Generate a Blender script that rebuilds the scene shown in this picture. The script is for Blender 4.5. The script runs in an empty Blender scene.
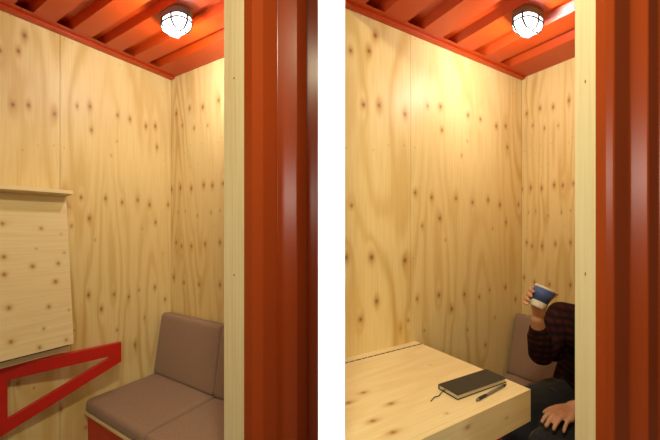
import bpy, math, random
import numpy as np
random.seed(7)
SC = bpy.context.scene
COL = SC.collection
PI = math.pi
EYE = 1.34
ROOF = 2.35

# ------------------------------------------------------------------ frames
# Each booth has its own frame: x = out from the left wall, y = towards the back wall, z = up;
# its origin is the far corner on the floor.  s below means distance in front of the back wall (y = -s).
class Booth:
    def __init__(self, corner, ang, ks, kw):
        self.c = corner; self.a = ang; self.ks = ks; self.kw = kw
BA = Booth((-1.130, 2.187), math.atan2(-.512, .859), 1.0, 1.0)
BB = Booth((1.238, 2.187), math.atan2(-.859, .512), 1.677, .596)

# ------------------------------------------------------------------ mesh builder
class MB:
    def __init__(self):
        self.v = []; self.f = []; self.g = []; self.k = []; self.smooth = []
    def add(self, V, F, grain=None, kn=None, smooth=False):
        o = len(self.v); n = len(V)
        self.v += [tuple(map(float, p)) for p in V]
        self.f += [tuple(i + o for i in f) for f in F]
        self.smooth += [smooth] * len(F)
        self.g += [(0, 0, 0)] * n if grain is None else [tuple(map(float, q)) for q in grain]
        self.k += [(0, 0, 0)] * n if kn is None else [tuple(map(float, q)) for q in kn]
    def box(self, x0, x1, y0, y1, z0, z1, along='z', seed=0.0):
        V = [(x, y, z) for x in (x0, x1) for y in (y0, y1) for z in (z0, z1)]
        F = [(0, 1, 3, 2), (4, 6, 7, 5), (0, 4, 5, 1), (2, 3, 7, 6), (0, 2, 6, 4), (1, 5, 7, 3)]
        G = []
        for x, y, z in V:
            if along == 'z': G.append((x + y + seed, z, seed))
            elif along == 'y': G.append((x + z + seed, y, seed))
            else: G.append((y + z + seed, x, seed))
        self.add(V, F, G)
        return self
    def tube(self, pts, r, n=8, closed=False):
        pts = [np.array(p, float) for p in pts]; m = len(pts); V = []; F = []
        rr = r if isinstance(r, (list, tuple)) else [r] * m
        up = None
        for i, p in enumerate(pts):
            a = pts[(i - 1) % m] if (closed or i > 0) else p
            b = pts[(i + 1) % m] if (closed or i < m - 1) else p
            t = b - a; t /= np.linalg.norm(t) + 1e-12
            if up is None:
                up = np.cross(t, (0, 0, 1.)) if abs(t[2]) < .9 else np.cross(t, (1., 0, 0))
            up = up - t * np.dot(up, t); up /= np.linalg.norm(up) + 1e-12
            w = np.cross(t, up)
            for j in range(n):
                q = 2 * PI * j / n
                V.append(p + rr[i] * (math.cos(q) * up + math.sin(q) * w))
        for i in range(m if closed else m - 1):
            for j in range(n):
                a = i * n + j; b = i * n + (j + 1) % n; c = ((i + 1) % m) * n + (j + 1) % n; d = ((i + 1) % m) * n + j
                F.append((a, b, c, d))
        if not closed:
            F.append(tuple(range(n))[::-1]); F.append(tuple((m - 1) * n + j for j in range(n)))
        self.add(V, F, smooth=True)
        return self
    def ball(self, c, r, rot=0.0, nu=18, nv=12, tilt=0.0):
        """ellipsoid, radii r=(x,y,z), turned by rot about z (then tilted about its x axis)"""
        V = []; F = []
        cr, sr = math.cos(rot), math.sin(rot); ct, st = math.cos(tilt), math.sin(tilt)
        def tr(x, y, z):
            y, z = y * ct - z * st, y * st + z * ct
            return (c[0] + x * cr - y * sr, c[1] + x * sr + y * cr, c[2] + z)
        V.append(tr(0, 0, r[2]))
        for i in range(1, nv):
            th = PI * i / nv
            for j in range(nu):
                ph = 2 * PI * j / nu
                V.append(tr(r[0] * math.sin(th) * math.cos(ph), r[1] * math.sin(th) * math.sin(ph), r[2] * math.cos(th)))
        V.append(tr(0, 0, -r[2]))
        for j in range(nu):
            F.append((0, 1 + j, 1 + (j + 1) % nu))
            F.append((len(V) - 1, 1 + (nv - 2) * nu + (j + 1) % nu, 1 + (nv - 2) * nu + j))
        for i in range(nv - 2):
            for j in range(nu):
                a = 1 + i * nu + j; b = 1 + i * nu + (j + 1) % nu
                F.append((a, a + nu, b + nu, b))
        self.add(V, F, smooth=True)
        return self
    def capsule(self, p, q, r1, r2, n=16):
        p = np.array(p, float); q = np.array(q, float); t = q - p; L = np.linalg.norm(t); t = t / L
        pts = []; rr = []
        for a in (80, 60, 35, 12):
            pts.append(p - t * r1 * math.sin(math.radians(a))); rr.append(r1 * math.cos(math.radians(a)))
        for a in (12, 35, 60, 80):
            pts.append(q + t * r2 * math.sin(math.radians(a))); rr.append(r2 * math.cos(math.radians(a)))
        return self.tube(pts, rr, n)
    def chain(self, pts, rr, n=14):
        for i in range(len(pts) - 1):
            self.capsule(pts[i], pts[i + 1], rr[i], rr[i + 1], n)
        return self
    def lathe(self, c, prof, axis=(0, 0, 1), n=32):
        ax = np.array(axis, float); ax /= np.linalg.norm(ax)
        e = np.cross(ax, (1., 0, 0)) if abs(ax[0]) < .9 else np.cross(ax, (0, 1., 0)); e /= np.linalg.norm(e)
        w = np.cross(ax, e); V = []; F = []
        for (r, h) in prof:
            for j in range(n):
                q = 2 * PI * j / n
                V.append(np.array(c) + ax * h + r * (math.cos(q) * e + math.sin(q) * w))
        for i in range(len(prof) - 1):
            for j in range(n):
                a = i * n + j; b = i * n + (j + 1) % n
                F.append((a, b, b + n, a + n))
        F.append(tuple(range(n))[::-1]); F.append(tuple((len(prof) - 1) * n + j for j in range(n)))
        self.add(V, F, smooth=True)
        return self
    def pillow(self, M, size, r, crown=(0, 0), n=14):
        """upholstered block: size (a,b,c) centred, rounded by r, faces +-c bulge by crown; M maps local->space"""
        h = [x / 2 for x in size]; V = []; F = []; idx = {}
        def axis_pts(hh):
            e = hh - r
            return sorted(set([-hh, -hh + r * .3, -hh + r * .65] + list(np.linspace(-e, e, n)) + [hh - r * .65, hh - r * .3, hh]))
        X, Y, Z = axis_pts(h[0]), axis_pts(h[1]), axis_pts(h[2])
        def vid(i, j, k):
            key = (i, j, k)
            if key in idx: return idx[key]
            p = np.array((X[i], Y[j], Z[k]))
            inner = np.clip(p, [-(h[0] - r), -(h[1] - r), -(h[2] - r)], [h[0] - r, h[1] - r, h[2] - r])
            d = p - inner; L = np.linalg.norm(d)
            if L > 1e-9: p = inner + d / L * r
            wgt = max(0, 1 - (p[0] / h[0]) ** 2) * max(0, 1 - (p[1] / h[1]) ** 2)
            p[2] += (crown[0] if p[2] > 0 else -crown[1]) * wgt ** .6 * abs(p[2]) / h[2]
            idx[key] = len(V); V.append(M(p)); return idx[key]
        nx, ny, nz = len(X) - 1, len(Y) - 1, len(Z) - 1
        for i in range(nx):
            for j in range(ny):
                F.append((vid(i, j, 0), vid(i, j + 1, 0), vid(i + 1, j + 1, 0), vid(i + 1, j, 0)))
                F.append((vid(i, j, nz), vid(i + 1, j, nz), vid(i + 1, j + 1, nz), vid(i, j + 1, nz)))
        for i in range(nx):
            for k in range(nz):
                F.append((vid(i, 0, k), vid(i + 1, 0, k), vid(i + 1, 0, k + 1), vid(i, 0, k + 1)))
                F.append((vid(i, ny, k), vid(i, ny, k + 1), vid(i + 1, ny, k + 1), vid(i + 1, ny, k)))
        for j in range(ny):
            for k in range(nz):
                F.append((vid(0, j, k), vid(0, j, k + 1), vid(0, j + 1, k + 1), vid(0, j + 1, k)))
                F.append((vid(nx, j, k), vid(nx, j + 1, k), vid(nx, j + 1, k + 1), vid(nx, j, k + 1)))
        self.add(V, F, smooth=True)
        return self
    def ply(self, P, A, B, nrm, th, knots=(), pins=(), kx=1.0, seed=0.0, ky=1.0):
        """veneer face on a grid of points P[nu,nv,3]; A = across the grain, B = along it; th = board thickness"""
        nu, nv = A.shape
        core = np.zeros_like(A); halo = np.zeros_like(A); bump = np.zeros_like(A)
        for (a, b, r) in knots:
            sa = .0062 * r * kx; sb = .0080 * r * ky
            da = A - a; db = B - b
            q = (da / sa) ** 2 + (db / sb) ** 2
            core = np.maximum(core, np.exp(-q * .9) * min(1, .55 + .45 * r))
            halo = np.maximum(halo, np.exp(-((da / (2.3 * sa)) ** 2 + (db / (3.4 * sb)) ** 2)) * min(1, r))
            bump = bump + np.exp(-((da / (3.2 * sa)) ** 2 + (db / (9 * sb)) ** 2)) * r
        for (a, b) in pins:
            q = ((A - a) / (.0036 * kx)) ** 2 + ((B - b) / .0036) ** 2
            core = np.maximum(core, .55 * np.exp(-q))
        G = np.stack([A + seed, B, np.full_like(A, seed)], -1).reshape(-1, 3)
        K = np.stack([core, halo, bump], -1).reshape(-1, 3)
        V = P.reshape(-1, 3)
        I = np.arange(nu * nv).reshape(nu, nv)
        Q = np.stack([I[:-1, :-1], I[1:, :-1], I[1:, 1:], I[:-1, 1:]], -1).reshape(-1, 4)
        p0 = P[0, 0]; fn = np.cross(P[1, 0] - p0, P[0, 1] - p0)
        flip = np.dot(fn, nrm) < 0
        if flip: Q = Q[:, ::-1]
        self.add(V, Q.tolist(), G, K)
        ring = list(I[:, 0]) + list(I[-1, 1:]) + list(I[-2::-1, -1]) + list(I[0, -2:0:-1])
        RV = V[ring]; m = len(ring); back = RV - np.array(nrm) * th
        RG = G[ring] * np.array([1, 1, 1]) ; BG = RG + np.array([th, 0, 0])
        F = []
        for i in range(m):
            j = (i + 1) % m
            F.append((i, j, m + j, m + i)[::(-1 if not flip else 1)])
        F.append(tuple(range(m, 2 * m))[::(-1 if not flip else 1)])
        self.add(np.vstack([RV, back]), F, np.vstack([RG, BG]))
        return self
    def mesh(self, name, mat, shift=(0, 0, 0)):
        me = bpy.data.meshes.new(name)
        V = np.array(self.v) - np.array(shift)
        me.from_pydata(V.tolist(), [], self.f)
        me.polygons.foreach_set('use_smooth', self.smooth)
        if any(q != (0, 0, 0) for q in self.g[:50]) or any(q != (0, 0, 0) for q in self.g[-9:]):
            a = me.attributes.new('grain', 'FLOAT_VECTOR', 'POINT'); a.data.foreach_set('vector', np.array(self.g, float).ravel())
            a = me.attributes.new('knots', 'FLOAT_VECTOR', 'POINT'); a.data.foreach_set('vector', np.array(self.k, float).ravel())
        me.materials.append(mat); me.update()
        return me

def place(o, booth, base):
    c, s = math.cos(booth.a), math.sin(booth.a)
    o.location = (booth.c[0] + base[0] * c - base[1] * s, booth.c[1] + base[0] * s + base[1] * c, base[2])
    o.rotation_euler = (0, 0, booth.a)
def struct(name, mb, mat, booth=None):
    o = bpy.data.objects.new(name, mb.mesh(name, mat)); COL.objects.link(o)
    if booth: place(o, booth, (0, 0, 0))
    o['kind'] = 'structure'
    return o
class Thing: pass
def thing(name, label, cat, booth, base, group=None):
    o = bpy.data.objects.new(name, None); o.empty_display_size = .1; COL.objects.link(o)
    place(o, booth, base)
    o['label'] = label; o['category'] = cat
    if group: o['group'] = group
    t = Thing(); t.o = o; t.base = base
    return t
def part(t, name, mb, mat, parent=None, label=None, bevel=0.0, remesh=0.0, smooth=0):
    o = bpy.data.objects.new(name, mb.mesh(name, mat, t.base)); COL.objects.link(o)
    o.parent = parent or t.o
    if label: o['label'] = label
    if bevel:
        m = o.modifiers.new('bevel', 'BEVEL'); m.width = bevel; m.segments = 3; m.limit_method = 'ANGLE'
    if remesh:
        m = o.modifiers.new('remesh', 'REMESH'); m.mode = 'VOXEL'; m.voxel_size = remesh; m.use_smooth_shade = True
        if smooth:
            m = o.modifiers.new('smooth', 'SMOOTH'); m.factor = .5; m.iterations = smooth
    return o

# ------------------------------------------------------------------ materials
def new_mat(name):
    m = bpy.data.materials.new(name); m.use_nodes = True
    nt = m.node_tree; b = nt.nodes['Principled BSDF']
    return m, nt, b
def N(nt, t, **kw):
    n = nt.nodes.new(t)
    for k, v in kw.items(): setattr(n, k, v)
    return n
def mathn(nt, op, a, b=None, c=None, clamp=False):
    n = N(nt, 'ShaderNodeMath', operation=op); n.use_clamp = clamp
    for i, x in enumerate((a, b, c)):
        if x is None: continue
        if isinstance(x, (int, float)): n.inputs[i].default_value = x
        else: nt.links.new(x, n.inputs[i])
    return n.outputs[0]
def mixc(nt, f, a, b, mode='MIX'):
    n = N(nt, 'ShaderNodeMix', data_type='RGBA', blend_type=mode)
    for i, x in ((0, f), (6, a), (7, b)):
        if isinstance(x, (int, float)): n.inputs[i].default_value = x
        elif isinstance(x, tuple): n.inputs[i].default_value = (*x, 1)
        else: nt.links.new(x, n.inputs[i])
    return n.outputs[2]
def noise(nt, vec, scale, detail=2.0, rough=.5):
    n = N(nt, 'ShaderNodeTexNoise'); n.inputs['Scale'].default_value = scale
    n.inputs['Detail'].default_value = detail; n.inputs['Roughness'].default_value = rough
    if vec is not None: nt.links.new(vec, n.inputs['Vector'])
    return n.outputs['Fac']
def wood(name, light, dark, figure=.85, rings=9.0, across=5.0, along=.55, rough=.45, sx=1.0):
    m, nt, b = new_mat(name)
    g = N(nt, 'ShaderNodeAttribute', attribute_name='grain').outputs['Vector']
    k = N(nt, 'ShaderNodeAttribute', attribute_name='knots').outputs['Vector']
    ks = N(nt, 'ShaderNodeSeparateXYZ'); nt.links.new(k, ks.inputs[0])
    def mapped(a, l):
        n = N(nt, 'ShaderNodeMapping'); n.inputs['Scale'].default_value = (a * sx, l, 3.1); nt.links.new(g, n.inputs['Vector']); return n.outputs[0]
    h = noise(nt, mapped(across, along), 1.0, 1.2, .4)
    wob = noise(nt, mapped(30, 3.0), 1.0, 2.0)
    hh = mathn(nt, 'ADD', mathn(nt, 'MULTIPLY', h, rings), mathn(nt, 'MULTIPLY', ks.outputs[2], .55))
    hh = mathn(nt, 'ADD', hh, mathn(nt, 'MULTIPLY', wob, .35))
    band = mathn(nt, 'SINE', mathn(nt, 'MULTIPLY', hh, 2 * PI))
    band = mathn(nt, 'POWER', mathn(nt, 'MULTIPLY_ADD', band, .5, .5), 2.2)
    amt = noise(nt, mapped(4, .9), 1.0, 1.0)
    band = mathn(nt, 'MULTIPLY', band, mathn(nt, 'MULTIPLY', mathn(nt, 'SUBTRACT', amt, .22, clamp=True), figure * 1.9))
    fine = noise(nt, mapped(190, 4.0), 1.0, 2.0)
    blot = noise(nt, mapped(3.0, 1.1), 1.0, 2.0)
    col = mixc(nt, band, light, dark)
    col = mixc(nt, mathn(nt, 'MULTIPLY', mathn(nt, 'SUBTRACT', fine, .42, clamp=True), 1.0), col, dark)
    col = mixc(nt, mathn(nt, 'MULTIPLY', mathn(nt, 'SUBTRACT', blot, .45, clamp=True), 1.0), col, tuple((x + y) / 2 for x, y in zip(light, dark)))
    col = mixc(nt, mathn(nt, 'MULTIPLY', ks.outputs[1], .75), col, (.50, .23, .05))
    col = mixc(nt, mathn(nt, 'MULTIPLY', ks.outputs[0], .9, clamp=True), col, (.19, .08, .018))
    nt.links.new(col, b.inputs['Base Color'])
    b.inputs['Roughness'].default_value = rough
    b.inputs['Specular IOR Level'].default_value = .35
    return m
def paint(name, col, rough=.4, var=.06, scale=6.0, spec=.5, bump=0.0):
    m, nt, b = new_mat(name)
    tc = N(nt, 'ShaderNodeTexCoord').outputs['Object']
    f = noise(nt, tc, scale, 3.0)
    c = mixc(nt, f, tuple(x * (1 - var) for x in col), tuple(min(1, x * (1 + var)) for x in col))
    nt.links.new(c, b.inputs['Base Color'])
    b.inputs['Roughness'].default_value = rough
    b.inputs['Specular IOR Level'].default_value = spec
    if bump:
        bn = N(nt, 'ShaderNodeBump'); bn.inputs['Strength'].default_value = bump; bn.inputs['Distance'].default_value = .004
        nt.links.new(noise(nt, tc, scale * 12, 2.0), bn.inputs['Height']); nt.links.new(bn.outputs[0], b.inputs['Normal'])
    return m
def cloth(name, col, col2, scale=420.0, rough=.95, bump=.25):
    m, nt, b = new_mat(name)
    tc = N(nt, 'ShaderNodeTexCoord').outputs['Object']
    w1 = noise(nt, tc, scale, 2.0)
    n = N(nt, 'ShaderNodeMapping'); n.inputs['Scale'].default_value = (90, 90, 900); nt.links.new(tc, n.inputs['Vector'])
    w2 = noise(nt, n.outputs[0], 1.0, 2.0)
    f = mathn(nt, 'MULTIPLY_ADD', mathn(nt, 'ADD', w1, w2), 1.2, -.7, clamp=True)
    nt.links.new(mixc(nt, f, col, col2), b.inputs['Base Color'])
    b.inputs['Roughness'].default_value = rough; b.inputs['Specular IOR Level'].default_value = .1
    b.inputs['Sheen Weight'].default_value = .15
    bn = N(nt, 'ShaderNodeBump'); bn.inputs['Strength'].default_value = bump; bn.inputs['Distance'].default_value = .002
    nt.links.new(w1, bn.inputs['Height']); nt.links.new(bn.outputs[0], b.inputs['Normal'])
    return m
def emit(name, col, strength):
    m, nt, b = new_mat(name)
    b.inputs['Base Color'].default_value = (.9, .9, .9, 1)
    f = noise(nt, N(nt, 'ShaderNodeTexCoord').outputs['Object'], 30.0, 1.0)
    nt.links.new(mixc(nt, f, col, tuple(min(1, x * 1.02) for x in col)), b.inputs['Emission Color'])
    b.inputs['Emission Strength'].default_value = strength
    return m
M_ply = {}
LIGHT, DARK = (.80, .65, .31), (.60, .385, .10)
M_plyA = wood('spruce_plywood', LIGHT, DARK, sx=1.0, across=5.0)
M_plyB = wood('spruce_plywood_wide', LIGHT, DARK, sx=.6, across=5.0)
M_plyBb = wood('spruce_plywood_narrow', LIGHT, DARK, sx=1.68, across=5.0)
M_top = wood('plywood_tabletop', (.80, .67, .38), (.62, .42, .15), figure=.35, rough=.5)
M_pine = wood('planed_pine', (.82, .71, .42), (.66, .47, .17), figure=.5, rings=6, across=14, along=.3, rough=.5)
M_red = paint('container_red_paint', (.48, .045, .002), rough=.38, var=.08, scale=3.0)
M_redout = paint('container_red_outside', (.35, .052, .007), rough=.27, var=.08, scale=3.0, spec=.42)
M_bracket = paint('red_bracket_paint', (.52, .012, .003), rough=.4, var=.05)
M_white = paint('white_wall_paint', (.92, .92, .92), rough=.7, var=.01)
M_floor = paint('grey_floor', (.16, .15, .14), rough=.6, var=.2, scale=2.0)
M_fabric = cloth('mauve_grey_wool', (.26, .165, .110), (.34, .225, .155))
M_lampglass = emit('lamp_glass', (1.0, .97, .92), 5.0)
M_lampbase = paint('lamp_grey_casting', (.16, .15, .15), rough=.5)
M_wire = paint('lamp_guard_wire', (.03, .03, .03), rough=.45)
M_hinge = paint('dull_steel', (.10, .095, .085), rough=.45)
M_black = paint('black_leatherette', (.028, .024, .017), rough=.5, var=.15, scale=60, bump=.1)
M_page = paint('cream_paper', (.72, .62, .40), rough=.9, var=.08, scale=200)
M_ribbon = paint('dark_ribbon', (.06, .035, .025), rough=.8)
M_pen = paint('pen_grey_metal', (.22, .19, .15), rough=.3)
M_pend = paint('pen_dark_plastic', (.03, .028, .025), rough=.4)
M_skin = paint('skin', (.50, .26, .16), rough=.55, var=.10, scale=25)
M_denim = cloth('dark_denim', (.016, .016, .020), (.030, .030, .036), scale=300)
M_hair = paint('brown_hair', (.06, .035, .02), rough=.7, var=.4, scale=80)
M_eye = paint('eye_white', (.75, .72, .68), rough=.3)
M_iris = paint('iris_brown', (.08, .04, .02), rough=.3)
M_lip = paint('lips', (.42, .16, .12), rough=.5)
M_cup = paint('cup_white', (.80, .78, .72), rough=.5, var=.02)
M_sleeve = paint('cup_blue', (.040, .075, .24), rough=.55, var=.15, scale=30)
M_shoe = paint('black_shoe', (.02, .02, .02), rough=.5)
def plaid(name):
    m, nt, b = new_mat(name)
    tc = N(nt, 'ShaderNodeTexCoord').outputs['Object']
    sx = N(nt, 'ShaderNodeSeparateXYZ'); nt.links.new(tc, sx.inputs[0])
    wob = noise(nt, tc, 14.0, 2.0)
    hz = mathn(nt, 'SINE', mathn(nt, 'ADD', mathn(nt, 'MULTIPLY', sx.outputs[2], 2 * PI / .032), mathn(nt, 'MULTIPLY', wob, 3.0)))
    hx = mathn(nt, 'SINE', mathn(nt, 'ADD', mathn(nt, 'MULTIPLY', mathn(nt, 'ADD', sx.outputs[0], sx.outputs[1]), 2 * PI / .045), mathn(nt, 'MULTIPLY', wob, 3.0)))
    f = mathn(nt, 'MULTIPLY', mathn(nt, 'MULTIPLY_ADD', hz, .5, .5), mathn(nt, 'MULTIPLY_ADD', hx, .35, .65))
    spk = noise(nt, tc, 260.0, 2.0)
    f = mathn(nt, 'MULTIPLY', f, mathn(nt, 'MULTIPLY_ADD', spk, 1.6, -.2, clamp=True), clamp=True)
    nt.links.new(mixc(nt, f, (.012, .007, .008), (.085, .016, .014)), b.inputs['Base Color'])
    b.inputs['Roughness'].default_value = .95; b.inputs['Specular IOR Level'].default_value = .1
    return m
M_knit = plaid('dark_red_checked_knit')
KL= [(0.736, 2.265, 1.3), (0.758, 2.18, 1), (0.82, 2.153, 0.9), (0.777, 1.919, 1), (0.722, 1.934, 1), (0.623, 1.922, 1), (0.527, 1.994, 0.8), (0.468, 2.01, 1), (0.329, 2.004, 0.9), (0.261, 2.0, 0.9), (0.166, 1.983, 1), (0.107, 1.999, 1), (0.096, 1.865, 0.9), (0.333, 1.849, 0.5), (0.363, 1.76, 0.5), (0.461, 1.882, 0.9), (0.509, 1.505, 0.9), (0.392, 1.509, 0.9), (0.305, 1.492, 0.9), (0.216, 1.513, 0.9), (0.144, 1.487, 1), (0.021, 1.496, 0.9), (0.471, 1.393, 1), (0.551, 1.351, 0.7), (0.105, 1.376, 0.9), (0.188, 1.336, 0.5), (0.475, 0.971, 1), (0.348, 0.953, 0.9), (0.268, 0.924, 0.8), (0.208, 0.955, 0.7), (0.109, 0.956, 0.9), (0.042, 0.865, 0.9), (0.413, 0.881, 1), (0.444, 1.273, 0.5), (0.056, 1.17, 0.4), (0.175, 0.775, 0.6), (0.836, 1.206, 1.3), (0.749, 1.2, 1.3), (0.623, 1.174, 1.2), (0.731, 0.987, 1), (0.787, 0.913, 1), (0.573, 0.969, 0.7), (0.61, 0.865, 0.7), (0.641, 0.832, 0.5), (0.541, 0.794, 0.6), (0.817, 1.443, 0.8), (0.581, 1.524, 0.9), (0.76, 0.603, 0.9), (0.702, 0.557, 0.6), (0.597, 0.403, 0.9), (0.489, 0.25, 0.8), (0.332, 0.741, 0.7), (0.232, 0.621, 0.8)]
PL= [(0.809, 2.338), (0.787, 2.334), (0.623, 2.325), (0.583, 2.325), (0.548, 2.321), (0.583, 1.759), (0.687, 1.747), (0.625, 1.761), (0.743, 1.712), (0.836, 1.703), (0.587, 1.183), (0.056, 2.226), (0.049, 1.791), (0.316, 2.305), (0.19, 2.316)]
KB= [(0.059, 2.102, 1), (0.201, 2.111, 1), (0.332, 2.094, 1), (0.479, 2.106, 1), (0.124, 2.013, 0.8), (0.246, 1.976, 0.8), (0.379, 1.971, 0.6), (0.006, 1.601, 0.9), (0.104, 1.605, 1), (0.218, 1.594, 1), (0.341, 1.607, 1), (0.423, 1.599, 1), (0.519, 1.604, 0.9), (0.08, 1.443, 0.5), (0.156, 1.449, 0.5), (0.279, 1.418, 0.6), (0.411, 1.435, 0.6), (0.494, 1.445, 0.5), (0.059, 1.243, 0.9), (0.116, 1.22, 0.9), (0.221, 1.223, 0.9), (0.354, 1.241, 0.9), (0.492, 1.253, 0.9), (0.03, 1.008, 0.9), (0.142, 0.984, 0.9), (0.296, 0.985, 0.9), (0.492, 0.999, 0.9)]
PB= [(0.094, 1.882), (0.21, 1.873), (0.319, 1.868), (0.477, 1.854), (0.508, 1.881), (0.153, 1.831), (0.033, 1.854), (0.019, 1.754), (0.21, 1.731), (0.279, 1.747), (0.401, 1.756), (0.056, 1.34), (0.266, 1.327), (0.438, 1.352)]
KT= [(0.825, 0.602, 0.9), (0.693, 0.58, 0.8), (0.825, 0.453, 1), (0.73, 0.401, 1), (0.826, 0.374, 1), (0.634, 0.405, 0.9), (0.648, 0.318, 1), (0.815, 0.225, 1), (0.678, 0.202, 0.9), (0.608, 0.457, 0.6), (0.6, 0.17, 0.6), (0.617, 0.553, 0.5), (0.715, 0.483, 0.5), (0.813, 0.076, 1), (0.718, 0.022, 0.9), (0.617, 0.027, 0.8), (0.7, 0.104, 0.7)]
KT2= [(1.512, 0.295, 1), (1.474, 0.402, 1), (1.586, 0.449, 1), (1.569, 0.523, 1), (1.594, 0.324, 1), (1.359, 0.537, 0.5), (1.13, 0.25, 0.5)]

# ------------------------------------------------------------------ booth shell
def gridYZ(x, ss, zs):           # plane x = const
    S, Z = np.meshgrid(ss, zs, indexing='ij')
    return np.stack([np.full_like(S, x), -S, Z], -1), S, Z
def gridXZ(y, ws, zs):
    W_, Z = np.meshgrid(ws, zs, indexing='ij')
    return np.stack([W_, np.full_like(W_, y), Z], -1), W_, Z
def lin(a, b, step): return np.linspace(a, b, max(2, int(round((b - a) / step)) + 1))
def joinl(*a): return np.concatenate([a[0]] + [q[1:] for q in a[1:]])
ZS = joinl(lin(0, .2, .05), lin(.2, ROOF, .0042))

def shell(b, tag, W, W2, W3, We, dep, rise, u0, send, flats, sclip, wminus, jambz, m_left, m_back):
    ks, kw = b.ks, b.kw
    seam = .600 * ks
    # left wall: two boards with a fine joint
    mb = MB()
    kn = [(s * ks, z, r) for s, z, r in KL]; pn = [(s * ks, z) for s, z in PL]
    kx = .8 * (ks if ks == 1 else 1.25 * 1.05)
    kx = .82 if ks == 1 else 1.28
    ss = lin(0, seam - .001, .0042)
    P, A, B_ = gridYZ(0, ss, ZS); mb.ply(P, A, B_, (1, 0, 0), .018, kn, pn, kx, .31)
    e2 = min(send, seam + .42)
    ss = lin(seam + .001, e2, .0042)
    if send > e2: ss = joinl(ss, lin(e2, send, .03))
    P, A, B_ = gridYZ(0, ss, ZS); mb.ply(P, A, B_, (1, 0, 0), .018, kn, pn, kx, .31)
    mb.box(-.03, -.019, -send, 0, 0, ROOF)
    struct('wall_left_' + tag, mb, m_left, b)
    # back wall
    mb = MB()
    kn = [(w * kw, z, r) for w, z, r in KB]; pn = [(w * kw, z) for w, z in PB]
    more = [(w + .56, z + random.uniform(-.02, .02), r) for w, z, r in KB if w + .56 < W / kw]
    kn += [(w * kw, z, r) for w, z, r in more]
    P, A, B_ = gridXZ(0, lin(.001, W, .0042), ZS)
    mb.ply(P, A, B_, (0, -1, 0), .018, kn, pn, 1.15 if kw == 1 else .72, .77)
    struct('wall_back_' + tag, mb, m_back, b)
    # front wall, inner lining beside the opening
    mb = MB()
    P, A, B_ = gridYZ(W, lin(0, u0 - .046, .03), lin(0, ROOF, .1))
    mb.ply(P, A, B_, (-1, 0, 0), .018, (), (), 1, .5)
    struct('wall_front_' + tag, mb, m_left, b)
    # pine post lining the opening's edge
    mb = MB()
    wm = (W + W2) / 2 + (W2 - W) * .02
    P, A, B_ = gridXZ(-u0, lin(W, W2, (W2 - W) / 24), ZS)
    kpin = .0036
    mb.ply(P, A, B_, (0, -1, 0), .045, (), (), 1, .13)
    for z in jambz:     # screw heads
        q = [(wm + kpin * .9 * (W2 - W) / .095 * math.cos(t), -u0 - .0006, z + kpin * math.sin(t)) for t in np.linspace(0, 2 * PI, 14)[:-1]]
        mb.add(q, [tuple(range(13))], None, [(1, 0, 0)] * 13)
    struct('trim_post_' + tag, mb, M_pine, b)
    # red steel tube outside the post
    mb = MB(); mb.box(W2, W3, -u0, -u0 + .05, 0, ROOF + .2)
    struct('trim_frame_' + tag, mb, M_redout, b)
    # corrugated outside sheet
    prof = [(W3, u0 - .0005)]
    for i, (a, c) in enumerate(flats):
        if i: prof += [(We - dep, a + rise), (We, a)]
        else: prof += [(We, a)]
        prof += [(We, c), (We - dep, max(c - .6 * dep, flats[i + 1][0] + rise + .001) if i + 1 < len(flats) else c - .6 * dep)]
    clip = []
    for w, s in prof:
        if s < sclip: break
        clip.append((w, s))
    if len(clip) < len(prof):
        (w0, s0), (w1, s1) = clip[-1], prof[len(clip)]
        t = (s0 - sclip) / (s0 - s1); clip.append((w0 + (w1 - w0) * t, sclip))
    V = []; F = []
    n = len(clip)
    for z in (0, ROOF + .2):
        for w, s in clip: V.append((w, -s, z))
    for z in (0, ROOF + .2):
        for w, s in clip: V.append((w - .003, -s, z))
    for i in range(n - 1):
        F += [(i, i + 1, n + i + 1, n + i), (2 * n + i, 3 * n + i, 3 * n + i + 1, 2 * n + i + 1)]
    mb = MB(); mb.add(V, F)
    o = struct('wall_outer_' + tag, mb, M_redout, b)
    m = o.modifiers.new('bevel', 'BEVEL'); m.width = .003; m.segments = 3; m.limit_method = 'ANGLE'; m.angle_limit = .3
    for p in o.data.polygons: p.use_smooth = False
    # corrugated roof sheet seen from below
    w0 = wminus
    op, tp, dz = .066 * ks, .034 * ks, .036
    pitch = .1495 * ks; first = .163 * ks
    gs = []; c = first
    while c + op / 2 < send: gs.append(c); c += pitch
    V = []; F = []
    def q(*pts):
        k = len(V); V.extend(pts); F.append(tuple(range(k, k + len(pts))))
    q((0, 0, ROOF), (w0, 0, ROOF), (w0, -send, ROOF), (0, -send, ROOF))     # border strip along the wall
    s_prev = 0
    for c in gs:
        a, d = c - op / 2, c + op / 2; a2, d2_ = c - tp / 2, c + tp / 2
        ww = -.02
        q((w0, -s_prev, ROOF), (W3, -s_prev, ROOF), (W3, -a, ROOF), (w0, -a, ROOF))
        q((ww, -a, ROOF), (W3, -a, ROOF), (W3, -a2, ROOF + dz), (ww, -a2, ROOF + dz))
        q((ww, -a2, ROOF + dz), (W3, -a2, ROOF + dz), (W3, -d2_, ROOF + dz), (ww, -d2_, ROOF + dz))
        q((ww, -d2_, ROOF + dz), (W3, -d2_, ROOF + dz), (W3, -d, ROOF), (ww, -d, ROOF))
        q((ww, -a, ROOF), (ww, -a2, ROOF + dz), (ww, -d2_, ROOF + dz), (ww, -d, ROOF))
        s_prev = d
    q((w0, -s_prev, ROOF), (W3, -s_prev, ROOF), (W3, -send, ROOF), (w0, -send, ROOF))
    mb = MB(); mb.add(V, F)
    mb.box(0, W3, -send, 0, ROOF + .06, ROOF + .08)
    mb.box(-.002, .035 * kw + .006, -send, 0, ROOF - .012, ROOF - .001)      # angle strip
    struct('ceiling_' + tag, mb, M_red, b)

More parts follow.
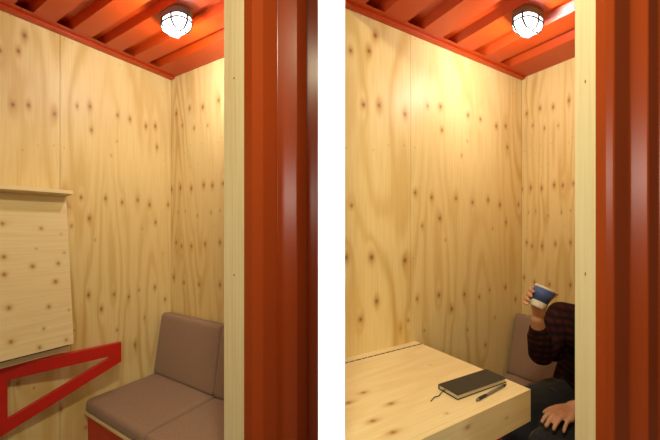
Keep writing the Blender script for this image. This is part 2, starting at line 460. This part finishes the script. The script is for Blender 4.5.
shell(BA, 'a', 1.2, 1.295, 1.33, 1.345, .062, .040, .559, 1.7, [(.5252, .4581), (.3482, .2859), (.1712, .109)], .127, .085, (1.834, 1.185), M_plyA, M_plyA)
shell(BB, 'b', .93, .9645, .9806, .99, .025, .021, 1.442, 1.42, [(1.4312, 1.366)] + [(1.2589 - .1723 * i, 1.202 - .1723 * i) for i in range(8)], -.1, .055, (1.627, 1.25), M_plyB, M_plyBb)
# far end wall of the first booth (left of the view)
mb = MB()
P, A, B_ = gridXZ(-1.7, lin(0, 1.2, .05), lin(0, ROOF, .05)); mb.ply(P, A, B_, (0, 1, 0), .018, (), (), 1, .9)
struct('wall_end', mb, M_plyA, BA)
# added white divider for the blank strip between the booth views, no real wall
mb = MB(); mb.box(-.0468, .0157, .75, 1.435, 0, 2.62); struct('added_divider', mb, M_white)
mb = MB(); mb.box(-5, 5, -5, 4, -.05, 0); struct('floor', mb, M_floor)

# ------------------------------------------------------------------ bulkhead lamps
def lamp(b, w, s, hw, hs, label):
    t = thing('bulkhead_lamp', label, 'lamp', b, (w, -s, ROOF), 'caged bulkhead lamps')
    def oval(k, z, n=40):
        e = 2.6
        out = []
        for i in range(n):
            a = 2 * PI * i / n; c, d = math.cos(a), math.sin(a)
            out.append((w + k * hw * math.copysign(abs(c) ** (2 / e), c), -s + k * hs * math.copysign(abs(d) ** (2 / e), d), z))
        return out
    def loft(rings):
        V = []; F = []; n = len(rings[0])
        for r in rings: V += r
        for i in range(len(rings) - 1):
            for j in range(n): F.append((i * n + j, i * n + (j + 1) % n, (i + 1) * n + (j + 1) % n, (i + 1) * n + j))
        F.append(tuple(range(n))); F.append(tuple((len(rings) - 1) * n + j for j in range(n))[::-1])
        mb = MB(); mb.add(V, F, smooth=True); return mb
    z = ROOF
    part(t, 'base', loft([oval(.94, z - .0005), oval(.98, z - .01), oval(.97, z - .024), oval(.94, z - .03)]), M_lampbase)
    part(t, 'glass', loft([oval(.92, z - .0305), oval(.92, z - .052), oval(.86, z - .068), oval(.68, z - .078), oval(.4, z - .083), oval(.15, z - .084)]), M_lampglass)
    g = MB()
    g.tube(oval(.97, z - .050), .0034, 8, True)
    def arc(pl):
        g.tube(pl, .0042, 8)
    arc([(w - hw * .97, -s, z - .028), (w - hw * .95, -s, z - .06), (w - hw * .7, -s, z - .084), (w, -s, z - .091), (w + hw * .7, -s, z - .084), (w + hw * .95, -s, z - .06), (w + hw * .97, -s, z - .028)])
    for k in (-.42, .42):
        x = w + hw * k
        arc([(x, -s - hs * .95, z - .028), (x, -s - hs * .93, z - .06), (x, -s - hs * .65, z - .084), (x, -s, z - .091), (x, -s + hs * .65, z - .084), (x, -s + hs * .93, z - .06), (x, -s + hs * .95, z - .028)])
    part(t, 'guard', g, M_wire)
    l = bpy.data.lights.new('lamp_bulb', 'POINT'); l.energy = 10.8; l.color = (1, .99, .94); l.shadow_soft_size = .025
    o = bpy.data.objects.new('lamp_bulb', l); COL.objects.link(o); o.parent = t.o; o.location = (0, 0, -.125)
lamp(BA, .650, .378, .086, .052, 'caged white bulkhead lamp glowing on the red ceiling above the empty bench')
lamp(BB, .389, .631, .052, .086, 'caged white bulkhead lamp glowing on the red ceiling above the seated person and notebook table')

# ------------------------------------------------------------------ benches
def bench(b, label, ends, w1, sf, lean_b, lean_t, fab=M_fabric):
    """ends: cushion joints along the back wall; sf: seat front; backrest foot and top distances from the wall"""
    t = thing('bench', label, 'bench', b, (w1 / 2, -.25, 0), 'built in upholstered benches')
    m = MB(); m.box(.004, w1, -sf + .02, -sf + .045, 0, .328); part(t, 'base_panel', m, M_bracket, label='red front panel under the seat', bevel=.002)
    m = MB(); m.box(.004, w1, -sf + .004, -.002, .328, .346, along='x'); part(t, 'seat_board', m, M_top, bevel=.001)
    for a, c in zip(ends[:-1], ends[1:]):
        L = c - a - .004; cx_ = (a + c) / 2; d = sf - .028
        def Ms(p, cx_=cx_, d=d): return (cx_ + p[0], -(.028 + d / 2) + p[1], .346 + .0335 + p[2])
        part(t, 'seat_cushion', MB().pillow(Ms, (L, d, .067), .024, (.007, 0)), fab)
        # leaning back cushion: from its foot on the seat up to the top edge
        z0, z1 = .415, .79; th = .075
        vy, vz = (lean_b - lean_t), (z1 - z0); hl = math.hypot(vy, vz); ty, tz = vy / hl, vz / hl    # along the cushion (y up towards wall)
        ny, nz = -tz, ty                                                             # face normal, towards the room
        def Mb(p, cx_=cx_):
            l = p[1] + hl / 2; n_ = p[2] - th / 2
            return (cx_ + p[0], -lean_b + l * ty + n_ * ny, z0 + l * tz + n_ * nz)
        part(t, 'back_cushion', MB().pillow(Mb, (L, hl, th), .022, (.008, 0)), fab)
bench(BA, 'empty built-in bench with mauve-grey cushions and a red front panel', (.012, .592, 1.172), 1.19, .500, .135, .078)
bench(BB, 'built-in bench with mauve-grey backrest cushions, a person sitting on it', (.012, .463, .915), .925, .535, .205, .105)

# ------------------------------------------------------------------ folding table, folded up
GRP = 'plywood wall tables'
t = thing('wall_table', 'pale plywood wall table folded up flat against the panelled wall', 'table', BA, (.04, -.95, .72), GRP)
SR, SL = .588, 1.42
m = MB(); m.box(.0005, .084, -SL, -SR, .720, .750, along='y', seed=.4); part(t, 'fixed_shelf', m, M_top, bevel=.001)
m = MB()
for i in range(28):
    a = SR + .01 + i * (SL - SR - .02) / 28
    m.tube([(.0895, -a, .7515), (.0895, -a - .026, .7515)], .0042, 8)
part(t, 'hinge', m, M_hinge)
lt = math.radians(6.7); tv = np.array((-math.sin(lt), 0, math.cos(lt))); nv_ = np.array((math.cos(lt), 0, math.sin(lt)))
h0 = np.array((.088, 0, .757))
def FP(l, n, s):
    p = h0 + tv * l + nv_ * n; return (p[0], -s, p[2])
LL = lin(.002, .743, .0045); SS = joinl(lin(SR, .92, .0045), lin(.92, SL, .03))
Lg, Sg = np.meshgrid(LL, SS, indexing='ij')
P = np.stack([h0[0] + tv[0] * Lg + nv_[0] * .040, -Sg, h0[2] + tv[2] * Lg + nv_[2] * .040], -1)
m = MB(); m.ply(P, Lg, Sg, nv_, .030, [(l, s, r) for s, l, r in KT], (), 1.0, 2.2, .45)
flap = part(t, 'tabletop', m, M_top)
m = MB()
V = [FP(l, n, s) for l in (.744, .762) for n in (.010, .120) for s in (SR, SL)]
m.add(V, [(0, 1, 3, 2), (4, 6, 7, 5), (0, 4, 5, 1), (2, 3, 7, 6), (0, 2, 6, 4), (1, 5, 7, 3)], [(v[0] + v[2], v[1], .3) for v in V])
part(t, 'front_edge_board', m, M_top, parent=flap, bevel=.001)

# red triangular support bracket, swung a little out of the wall
t = thing('table_bracket', 'red open triangular bracket hinged to the plywood wall below the folded-up table', 'bracket', BA, (.012, -.86, .385))
u = np.array((.236, .972)); nn = np.array((.972, -.236)); th = .024
def BP(l, z, k): return (.014 + u[0] * l + nn[0] * k, -.86 + u[1] * l + nn[1] * k, z)
outer = [(0, .712), (.498, .712), (.498, .605), (0, .385)]
inner = [(.060, .648), (.440, .648), (.440, .6375), (.060, .472)]
V = []; F = []
for k in (0, th):
    for l, z in outer + inner: V.append(BP(l, z, k))
for i in range(4):
    j = (i + 1) % 4
    F += [(i, j, 4 + j, 4 + i), (8 + i, 12 + i, 12 + j, 8 + j), (i, 8 + i, 8 + j, j), (4 + i, 4 + j, 12 + j, 12 + i)]
m = MB(); m.add(V, F); part(t, 'frame', m, M_bracket, bevel=.0025)
for z in (.46, .655): part(t, 'hinge', MB().tube([(.0085, -.865, z - .03), (.0085, -.865, z + .03)], .0075, 10), M_hinge)

# ------------------------------------------------------------------ folding table, folded down
t = thing('wall_table', 'pale plywood wall table folded down, carrying a black notebook and a pen', 'table', BB, (.3, -1.2, .64), GRP)
SR2 = .972; WF = .588
def sl(w): return (1.238 - .0172 + .512 * w) / .859
def slab(mb, w0, w1, z0, z1, kn=(), seed=0.0, dense=.0055):
    ws = lin(w0, w1, dense); tt = np.linspace(0, 1, 150)
    Wg, Tg = np.meshgrid(ws, tt, indexing='ij'); Sg = SR2 + (sl(Wg) - SR2) * Tg
    P = np.stack([Wg, -Sg, np.full_like(Wg, z1)], -1)
    mb.ply(P, Wg, Sg, (0, 0, 1), z1 - z0, kn, (), .75, seed)
m = MB(); slab(m, .0005, .0440, .720, .750, seed=.4); part(t, 'fixed_shelf', m, M_top)
m = MB()
a = SR2 + .004
while a < sl(.047) - .03:
    m.tube([(.047, -a, .7500), (.047, -a - .026, .7500)], .0032, 8); a += .034
part(t, 'hinge', m, M_hinge)
m = MB(); slab(m, .0495, WF - .0185, .720, .750, [(w, s, r) for s, w, r in KT2], 2.2); top2 = part(t, 'tabletop', m, M_top)
m = MB()
ss = lin(SR2, sl(WF) - .001, .006); zs = lin(.634, .750, .006)
P, A, B_ = gridYZ(WF, ss, zs); m.ply(P, B_, A, (1, 0, 0), .018, [(.722, 1.324, .8), (.69, 1.12, .5)], (), .8, 1.1)
part(t, 'front_edge_board', m, M_top, parent=top2)
m = MB(); m.box(.06, WF - .019, -SR2 - .018, -SR2, .634, .7195, along='x'); part(t, 'side_edge_board', m, M_top, parent=top2)

# ------------------------------------------------------------------ notebook and pen (placed in room coordinates)
class Room: pass
ROOM = Booth((0, 0), 0.0, 1, 1)
def notebook():
    zt = .7503; cx_, cy_, ang = .5042, 1.2104, math.radians(28.6); a, b_ = .266, .0895
    t = thing('notebook', 'closed black notebook with cream pages lying on the folded-down plywood table', 'notebook', ROOM, (cx_, cy_, zt))
    c, s = math.cos(ang), math.sin(ang)
    def X(x, y, z): return (cx_ + x * c - y * s, cy_ + x * s + y * c, zt + z)
    def rb(mb, x0, x1, y0, y1, z0, z1):
        k = [X(x, y, z) for x in (x0, x1) for y in (y0, y1) for z in (z0, z1)]
        mb.add(k, [(0, 1, 3, 2), (4, 6, 7, 5), (0, 4, 5, 1), (2, 3, 7, 6), (0, 2, 6, 4), (1, 5, 7, 3)])
    m = MB(); h = a / 2; g = b_ / 2
    rb(m, -h, h, -g, g, 0, .0026); rb(m, -h, h, -g, g, .0154, .018); rb(m, -h, h, g - .003, g, .0026, .0154)
    part(t, 'cover', m, M_black, bevel=.0008)
    m = MB(); rb(m, -h + .004, h - .004, -g + .003, g - .003, .0026, .0154); part(t, 'pages', m, M_page)
    m = MB(); pts = [X(-h + .01, .012, .010), X(-h - .006, .016, .008), X(-h - .018, .014, .0022), X(-h - .038, .004, .0022), X(-h - .058, .006, .0022), X(-h - .088, -.008, .0022)]
    m.tube(pts, .0016, 6); part(t, 'ribbon', m, M_ribbon)
notebook()
def pen():
    z = .7555
    p = np.array((.469, 1.098, z)); q = np.array((.630, 1.2126, z)); d = (q - p) / np.linalg.norm(q - p); L = np.linalg.norm(q - p)
    mid = (p + q) / 2
    t = thing('pen', 'slim grey pen lying on the plywood table in front of the black notebook', 'pen', ROOM, tuple(mid - (0, 0, .005)))
    m = MB(); m.lathe(p, [(.003, 0), (.0044, .003), (.0046, L * .42), (.0052, L * .43), (.0052, L * .86)], d, 16); part(t, 'barrel', m, M_pen)
    m = MB(); m.lathe(p, [(.0051, L * .86), (.0035, L * .95), (.0010, L)], d, 16); part(t, 'tip', m, M_pend)
    m = MB(); m.lathe(p, [(.0048, L * .06), (.0049, L * .065), (.0049, L * .30), (.0048, L * .305)], d, 16); part(t, 'grip', m, M_pend)
    m = MB(); nrm = np.array((0, 0, .0052)); m.tube([p + d * .006 + nrm * .8, p + d * .008 + nrm * 1.2, p + d * .05 + nrm * 1.15], .0012, 6); part(t, 'clip', m, M_pend)
pen()

# ------------------------------------------------------------------ the seated person
def L(s, w, z): return np.array((w, -s, z), float)
CUP = L(.745, .507, 1.046); AX = np.array((.23, .387, .893)); AX /= np.linalg.norm(AX)
def person():
    t = thing('person', 'person in dark red checked jumper and dark jeans seated on bench, raising a cup', 'person', BB, (.56, -.42, .0))
    shR, elR, wrR = L(.40, .43, .905), L(.608, .4375, .765), L(.718, .478, .942)
    shL, elL, wrL = L(.42, .79, .905), L(.50, .80, .690), L(.690, .605, .612)
    hipR, knR, anR = L(.28, .475, .518), L(.65, .405, .525), L(.92, .40, .085)
    hipL, knL, anL = L(.34, .66, .518), L(.85, .590, .492), L(.80, .600, .085)
    neck, head = L(.43, .612, 1.02), L(.475, .607, 1.175)
    b = MB()
    # trunk and limbs under the clothes
    b.ball(L(.32, .57, .545), (.155, .115, .10)); b.ball(L(.37, .585, .68), (.135, .095, .15)); b.ball(L(.39, .607, .83), (.155, .105, .15))
    b.capsule(L(.405, .47, .905), L(.42, .75, .905), .055, .055)
    b.chain([L(.41, .61, .93), neck, L(.455, .608, 1.10)], [.07, .056, .053])
    for sh, el, wr in ((shR, elR, wrR), (shL, elL, wrL)):
        b.chain([sh, el], [.046, .037]); b.chain([el, el + (wr - el) * .35, wr], [.037, .038, .025])
    for hp, kn_, an in ((hipR, knR, anR), (hipL, knL, anL)):
        b.chain([hp, kn_], [.075, .054]); b.chain([kn_, kn_ + (an - kn_) * .3, an], [.052, .053, .034])
        b.capsule(an + np.array((0, 0, -.035)), an + np.array((.0, -.13, -.05)), .034, .028)
    # head, facing out along the bench front
    b.ball(head + (0, .012, .030), (.074, .094, .085)); b.ball(head + (0, -.028, -.035), (.060, .066, .075))
    b.ball(head + (0, -.062, -.085), (.032, .028, .024))                       # chin
    b.chain([head + (0, -.090, .018), head + (0, -.112, -.022)], [.009, .014], 10)   # nose
    for sx in (-1, 1):
        b.capsule(head + (sx * .012, -.086, .028), head + (sx * .045, -.076, .030), .010, .009, 10)   # brow
        b.ball(head + (sx * .034, -.060, -.030), (.027, .025, .026))           # cheek
        b.ball(head + (sx * .076, .010, -.005), (.010, .021, .033))            # ear
    # right hand closed round the cup
    def ax(z): return CUP + AX * (z / AX[2])
    kn4 = []
    for i, zk in enumerate((.030, .012, -.006, -.023)):
        c = ax(zk)
        def pol(deg, rad, dz): return c + (rad * math.cos(math.radians(deg)), rad * math.sin(math.radians(deg)), dz)
        k0 = pol(140, .056, 0); k1 = pol(182, .0535, .001); k2 = pol(222, .0525, -.002); k3 = pol(246, .051, -.004)
        kn4.append(k0); r = (.0092, .0096, .0090, .0080)[i]
        b.chain([wrR + (-.002, -.004 + .004 * i, .008), k0], [.017, .0115], 10)
        b.chain([k0, k1, k2, k3], [r * 1.08, r, r * .93, r * .82], 10)
    c = ax(-.02); tb = wrR + (.012, .012, .030)
    b.chain([wrR + (.004, .006, .006), tb, c + (.004, .058, .0), ax(.012) + (.037, .040, .006)], [.018, .015, .0105, .0085], 10)
    # left hand resting on the left thigh, palm down
    wr = wrL
    base = [(-.031, .088, .005), (-.012, .097, .008), (.007, .094, .005), (.025, .086, -.001)]
    for i, (dw, ds, dz) in enumerate(base):
        k0 = wr + (dw, -ds, dz - .010); fl = (.080, .090, .084, .066)[i]; sp = (-.004, .001, .004, .008)[i]
        k1 = k0 + (sp * .5, -fl * .48, .001); k2 = k0 + (sp * .8, -fl * .80, -.009); k3 = k0 + (sp, -fl, -.021)
        r = (.0090, .0094, .0088, .0076)[i]
        b.chain([wr + (dw * .35, 0, -.004), k0], [.018, .0125], 10)
        b.chain([k0, k1, k2, k3], [r * 1.12, r, r * .92, r * .8], 10)
    b.chain([wr + (-.012, -.012, -.004), wr + (-.040, -.042, -.010), wr + (-.058, -.068, -.018), wr + (-.066, -.090, -.027)], [.019, .014, .0105, .0085], 10)
    body = part(t, 'body', b, M_skin, remesh=.0036, smooth=4)
    for sx in (-1, 1):
        ec = head + (sx * .030, -.0775, .006)
        part(t, 'eye', MB().ball(ec, (.0125, .0110, .0080)), M_eye, parent=body)
        part(t, 'iris', MB().ball(ec + (0, -.0085, -.0008), (.0050, .0032, .0052)), M_iris, parent=body)
        part(t, 'eyelid', MB().chain([ec + (-.013, -.003, .0035), ec + (0, -.0085, .0075), ec + (.013, -.003, .0035)], [.0032, .0040, .0032], 8), M_skin, parent=body)
        part(t, 'eyebrow', MB().capsule(head + (sx * .016, -.0955, .032), head + (sx * .046, -.083, .034), .004, .003, 8), M_hair, parent=body)
    part(t, 'mouth', MB().capsule(head + (-.020, -.0885, -.058), head + (.020, -.0885, -.058), .006, .006, 8), M_lip, parent=body)
    h = MB(); h.ball(head + (0, .026, .048), (.083, .094, .082)); h.ball(head + (0, .058, -.01), (.072, .055, .075)); h.ball(head + (.01, -.045, .098), (.060, .045, .024))
    part(t, 'hair', h, M_hair, remesh=.005, smooth=3)
    # jumper
    j = MB()
    j.ball(L(.345, .57, .615), (.172, .128, .115)); j.ball(L(.375, .585, .70), (.165, .122, .17)); j.ball(L(.395, .605, .835), (.178, .130, .155))
    j.capsule(L(.405, .455, .908), L(.42, .765, .908), .066, .066); j.capsule(L(.41, .61, .95), L(.425, .611, .99), .088, .066)
    j.chain([shR, shR + (elR - shR) * .5 + (0, 0, -.012), elR + (0, 0, -.004)], [.068, .064, .055]); j.chain([elR + (0, 0, -.004), elR + (wrR - elR) * .45, elR + (wrR - elR) * .72], [.055, .050, .036])
    j.chain([shL, elL], [.064, .050]); j.chain([elL, elL + (wrL - elL) * .5, elL + (wrL - elL) * .80], [.050, .044, .034])
    # hanging folds under the raised arm
    j.chain([shR + (.01, .01, -.06), L(.50, .44, .74)], [.05, .04]); j.chain([L(.38, .43, .66), L(.44, .43, .60)], [.03, .022])
    part(t, 'jumper', j, M_knit, remesh=.006, smooth=5)
    # jeans
    p = MB()
    p.ball(L(.32, .57, .525), (.168, .130, .100))
    for hp, kn_, an in ((hipR, knR, anR), (hipL, knL, anL)):
        mid = hp + (kn_ - hp) * .55
        p.chain([hp, mid, kn_], [.092, .087, .072]); p.chain([kn_, kn_ + (an - kn_) * .35, an + (0, 0, .02)], [.066, .064, .050])
        d = (kn_ - hp) / np.linalg.norm(kn_ - hp)
        for k in range(4):                                                    # creases across the lap
            c = hp + d * (.08 + .075 * k); p.capsule(c + (-.038, -.01, .056), c + (.045, .02, .060), .014, .012, 10)
    part(t, 'jeans', p, M_denim, remesh=.006, smooth=4)
    for an in (anR, anL):
        s = MB(); s.capsule(an + (0, .015, -.045), an + (0, -.05, -.042), .044, .042); s.capsule(an + (0, -.05, -.045), an + (0, -.155, -.055), .040, .032)
        s.box(an[0] - .04, an[0] + .04, an[1] - .185, an[1] + .055, .001, .018)
        part(t, 'shoe', s, M_shoe, remesh=.006, smooth=3)
person()

def cup():
    t = thing('cup', 'blue and white drinking cup held up in the hand of the seated person', 'cup', BB, tuple(CUP - AX * .044))
    c = CUP - AX * .044
    m = MB(); m.lathe(c, [(.029, 0), (.030, .001), (.0325, .024), (.0385, .084), (.0400, .086), (.0400, .0885), (.0375, .0885), (.036, .083), (.030, .02)], AX)
    body = part(t, 'cup_body', m, M_cup)
    m = MB(); m.lathe(c, [(.0325, .026), (.0341, .026), (.0395, .080), (.0385, .080)], AX)
    part(t, 'sleeve', m, M_sleeve, label='blue band round the upper part of the cup')
cup()

# ------------------------------------------------------------------ light of the hall outside, added fill beam, camera, view
def aim(o, target):
    from mathutils import Vector
    o.rotation_euler = (Vector(target) - o.location).to_track_quat('-Z', 'Y').to_euler()
def area(name, loc, target, sx, sy, power, col, spread=PI):
    l = bpy.data.lights.new(name, 'AREA'); l.shape = 'RECTANGLE'; l.size = sx; l.size_y = sy; l.energy = power; l.color = col; l.spread = spread
    o = bpy.data.objects.new(name, l); COL.objects.link(o); o.location = loc; aim(o, target)
    return o
area('hall_window', (-.45, -2.2, 1.80), (-.2, 1.2, 1.5), .55, .40, 14, (1, .93, .82))
area('hall_window', (1.05, -2.2, 1.80), (.6, 1.0, 1.5), .55, .40, 13, (1, .93, .82))
area('hall_ceiling_light', (.04, .08, 2.62), (.04, .25, 0), .26, .30, 29, (1, .90, .60))
area('divider_fill', (-.0155, -.9, 1.36), (-.0155, .75, 1.36), .034, 1.35, 6, (1, .98, .95), math.radians(1.2))  # added narrow fill beam, no real fixture; keeps the divider white
w = bpy.data.worlds.new('hall'); SC.world = w; w.use_nodes = True
w.node_tree.nodes['Background'].inputs[0].default_value = (1, .86, .7, 1)
w.node_tree.nodes['Background'].inputs[1].default_value = .02

cam = bpy.data.cameras.new('camera'); cam.sensor_width = 36; cam.sensor_fit = 'HORIZONTAL'
cam.lens = 36 * 323.6 / 660; cam.shift_x = -8.25 / 660; cam.shift_y = 8 / 660; cam.clip_start = .02
co = bpy.data.objects.new('camera', cam); COL.objects.link(co); co.location = (0, 0, EYE); co.rotation_euler = (PI / 2, 0, 0)
SC.camera = co
SC.view_settings.view_transform = 'Standard'; SC.view_settings.look = 'None'
SC.view_settings.exposure = 0; SC.view_settings.gamma = 1; SC.view_settings.use_curve_mapping = False
SC.cycles.use_denoising = True
SC.cycles.max_bounces = 10; SC.cycles.diffuse_bounces = 6
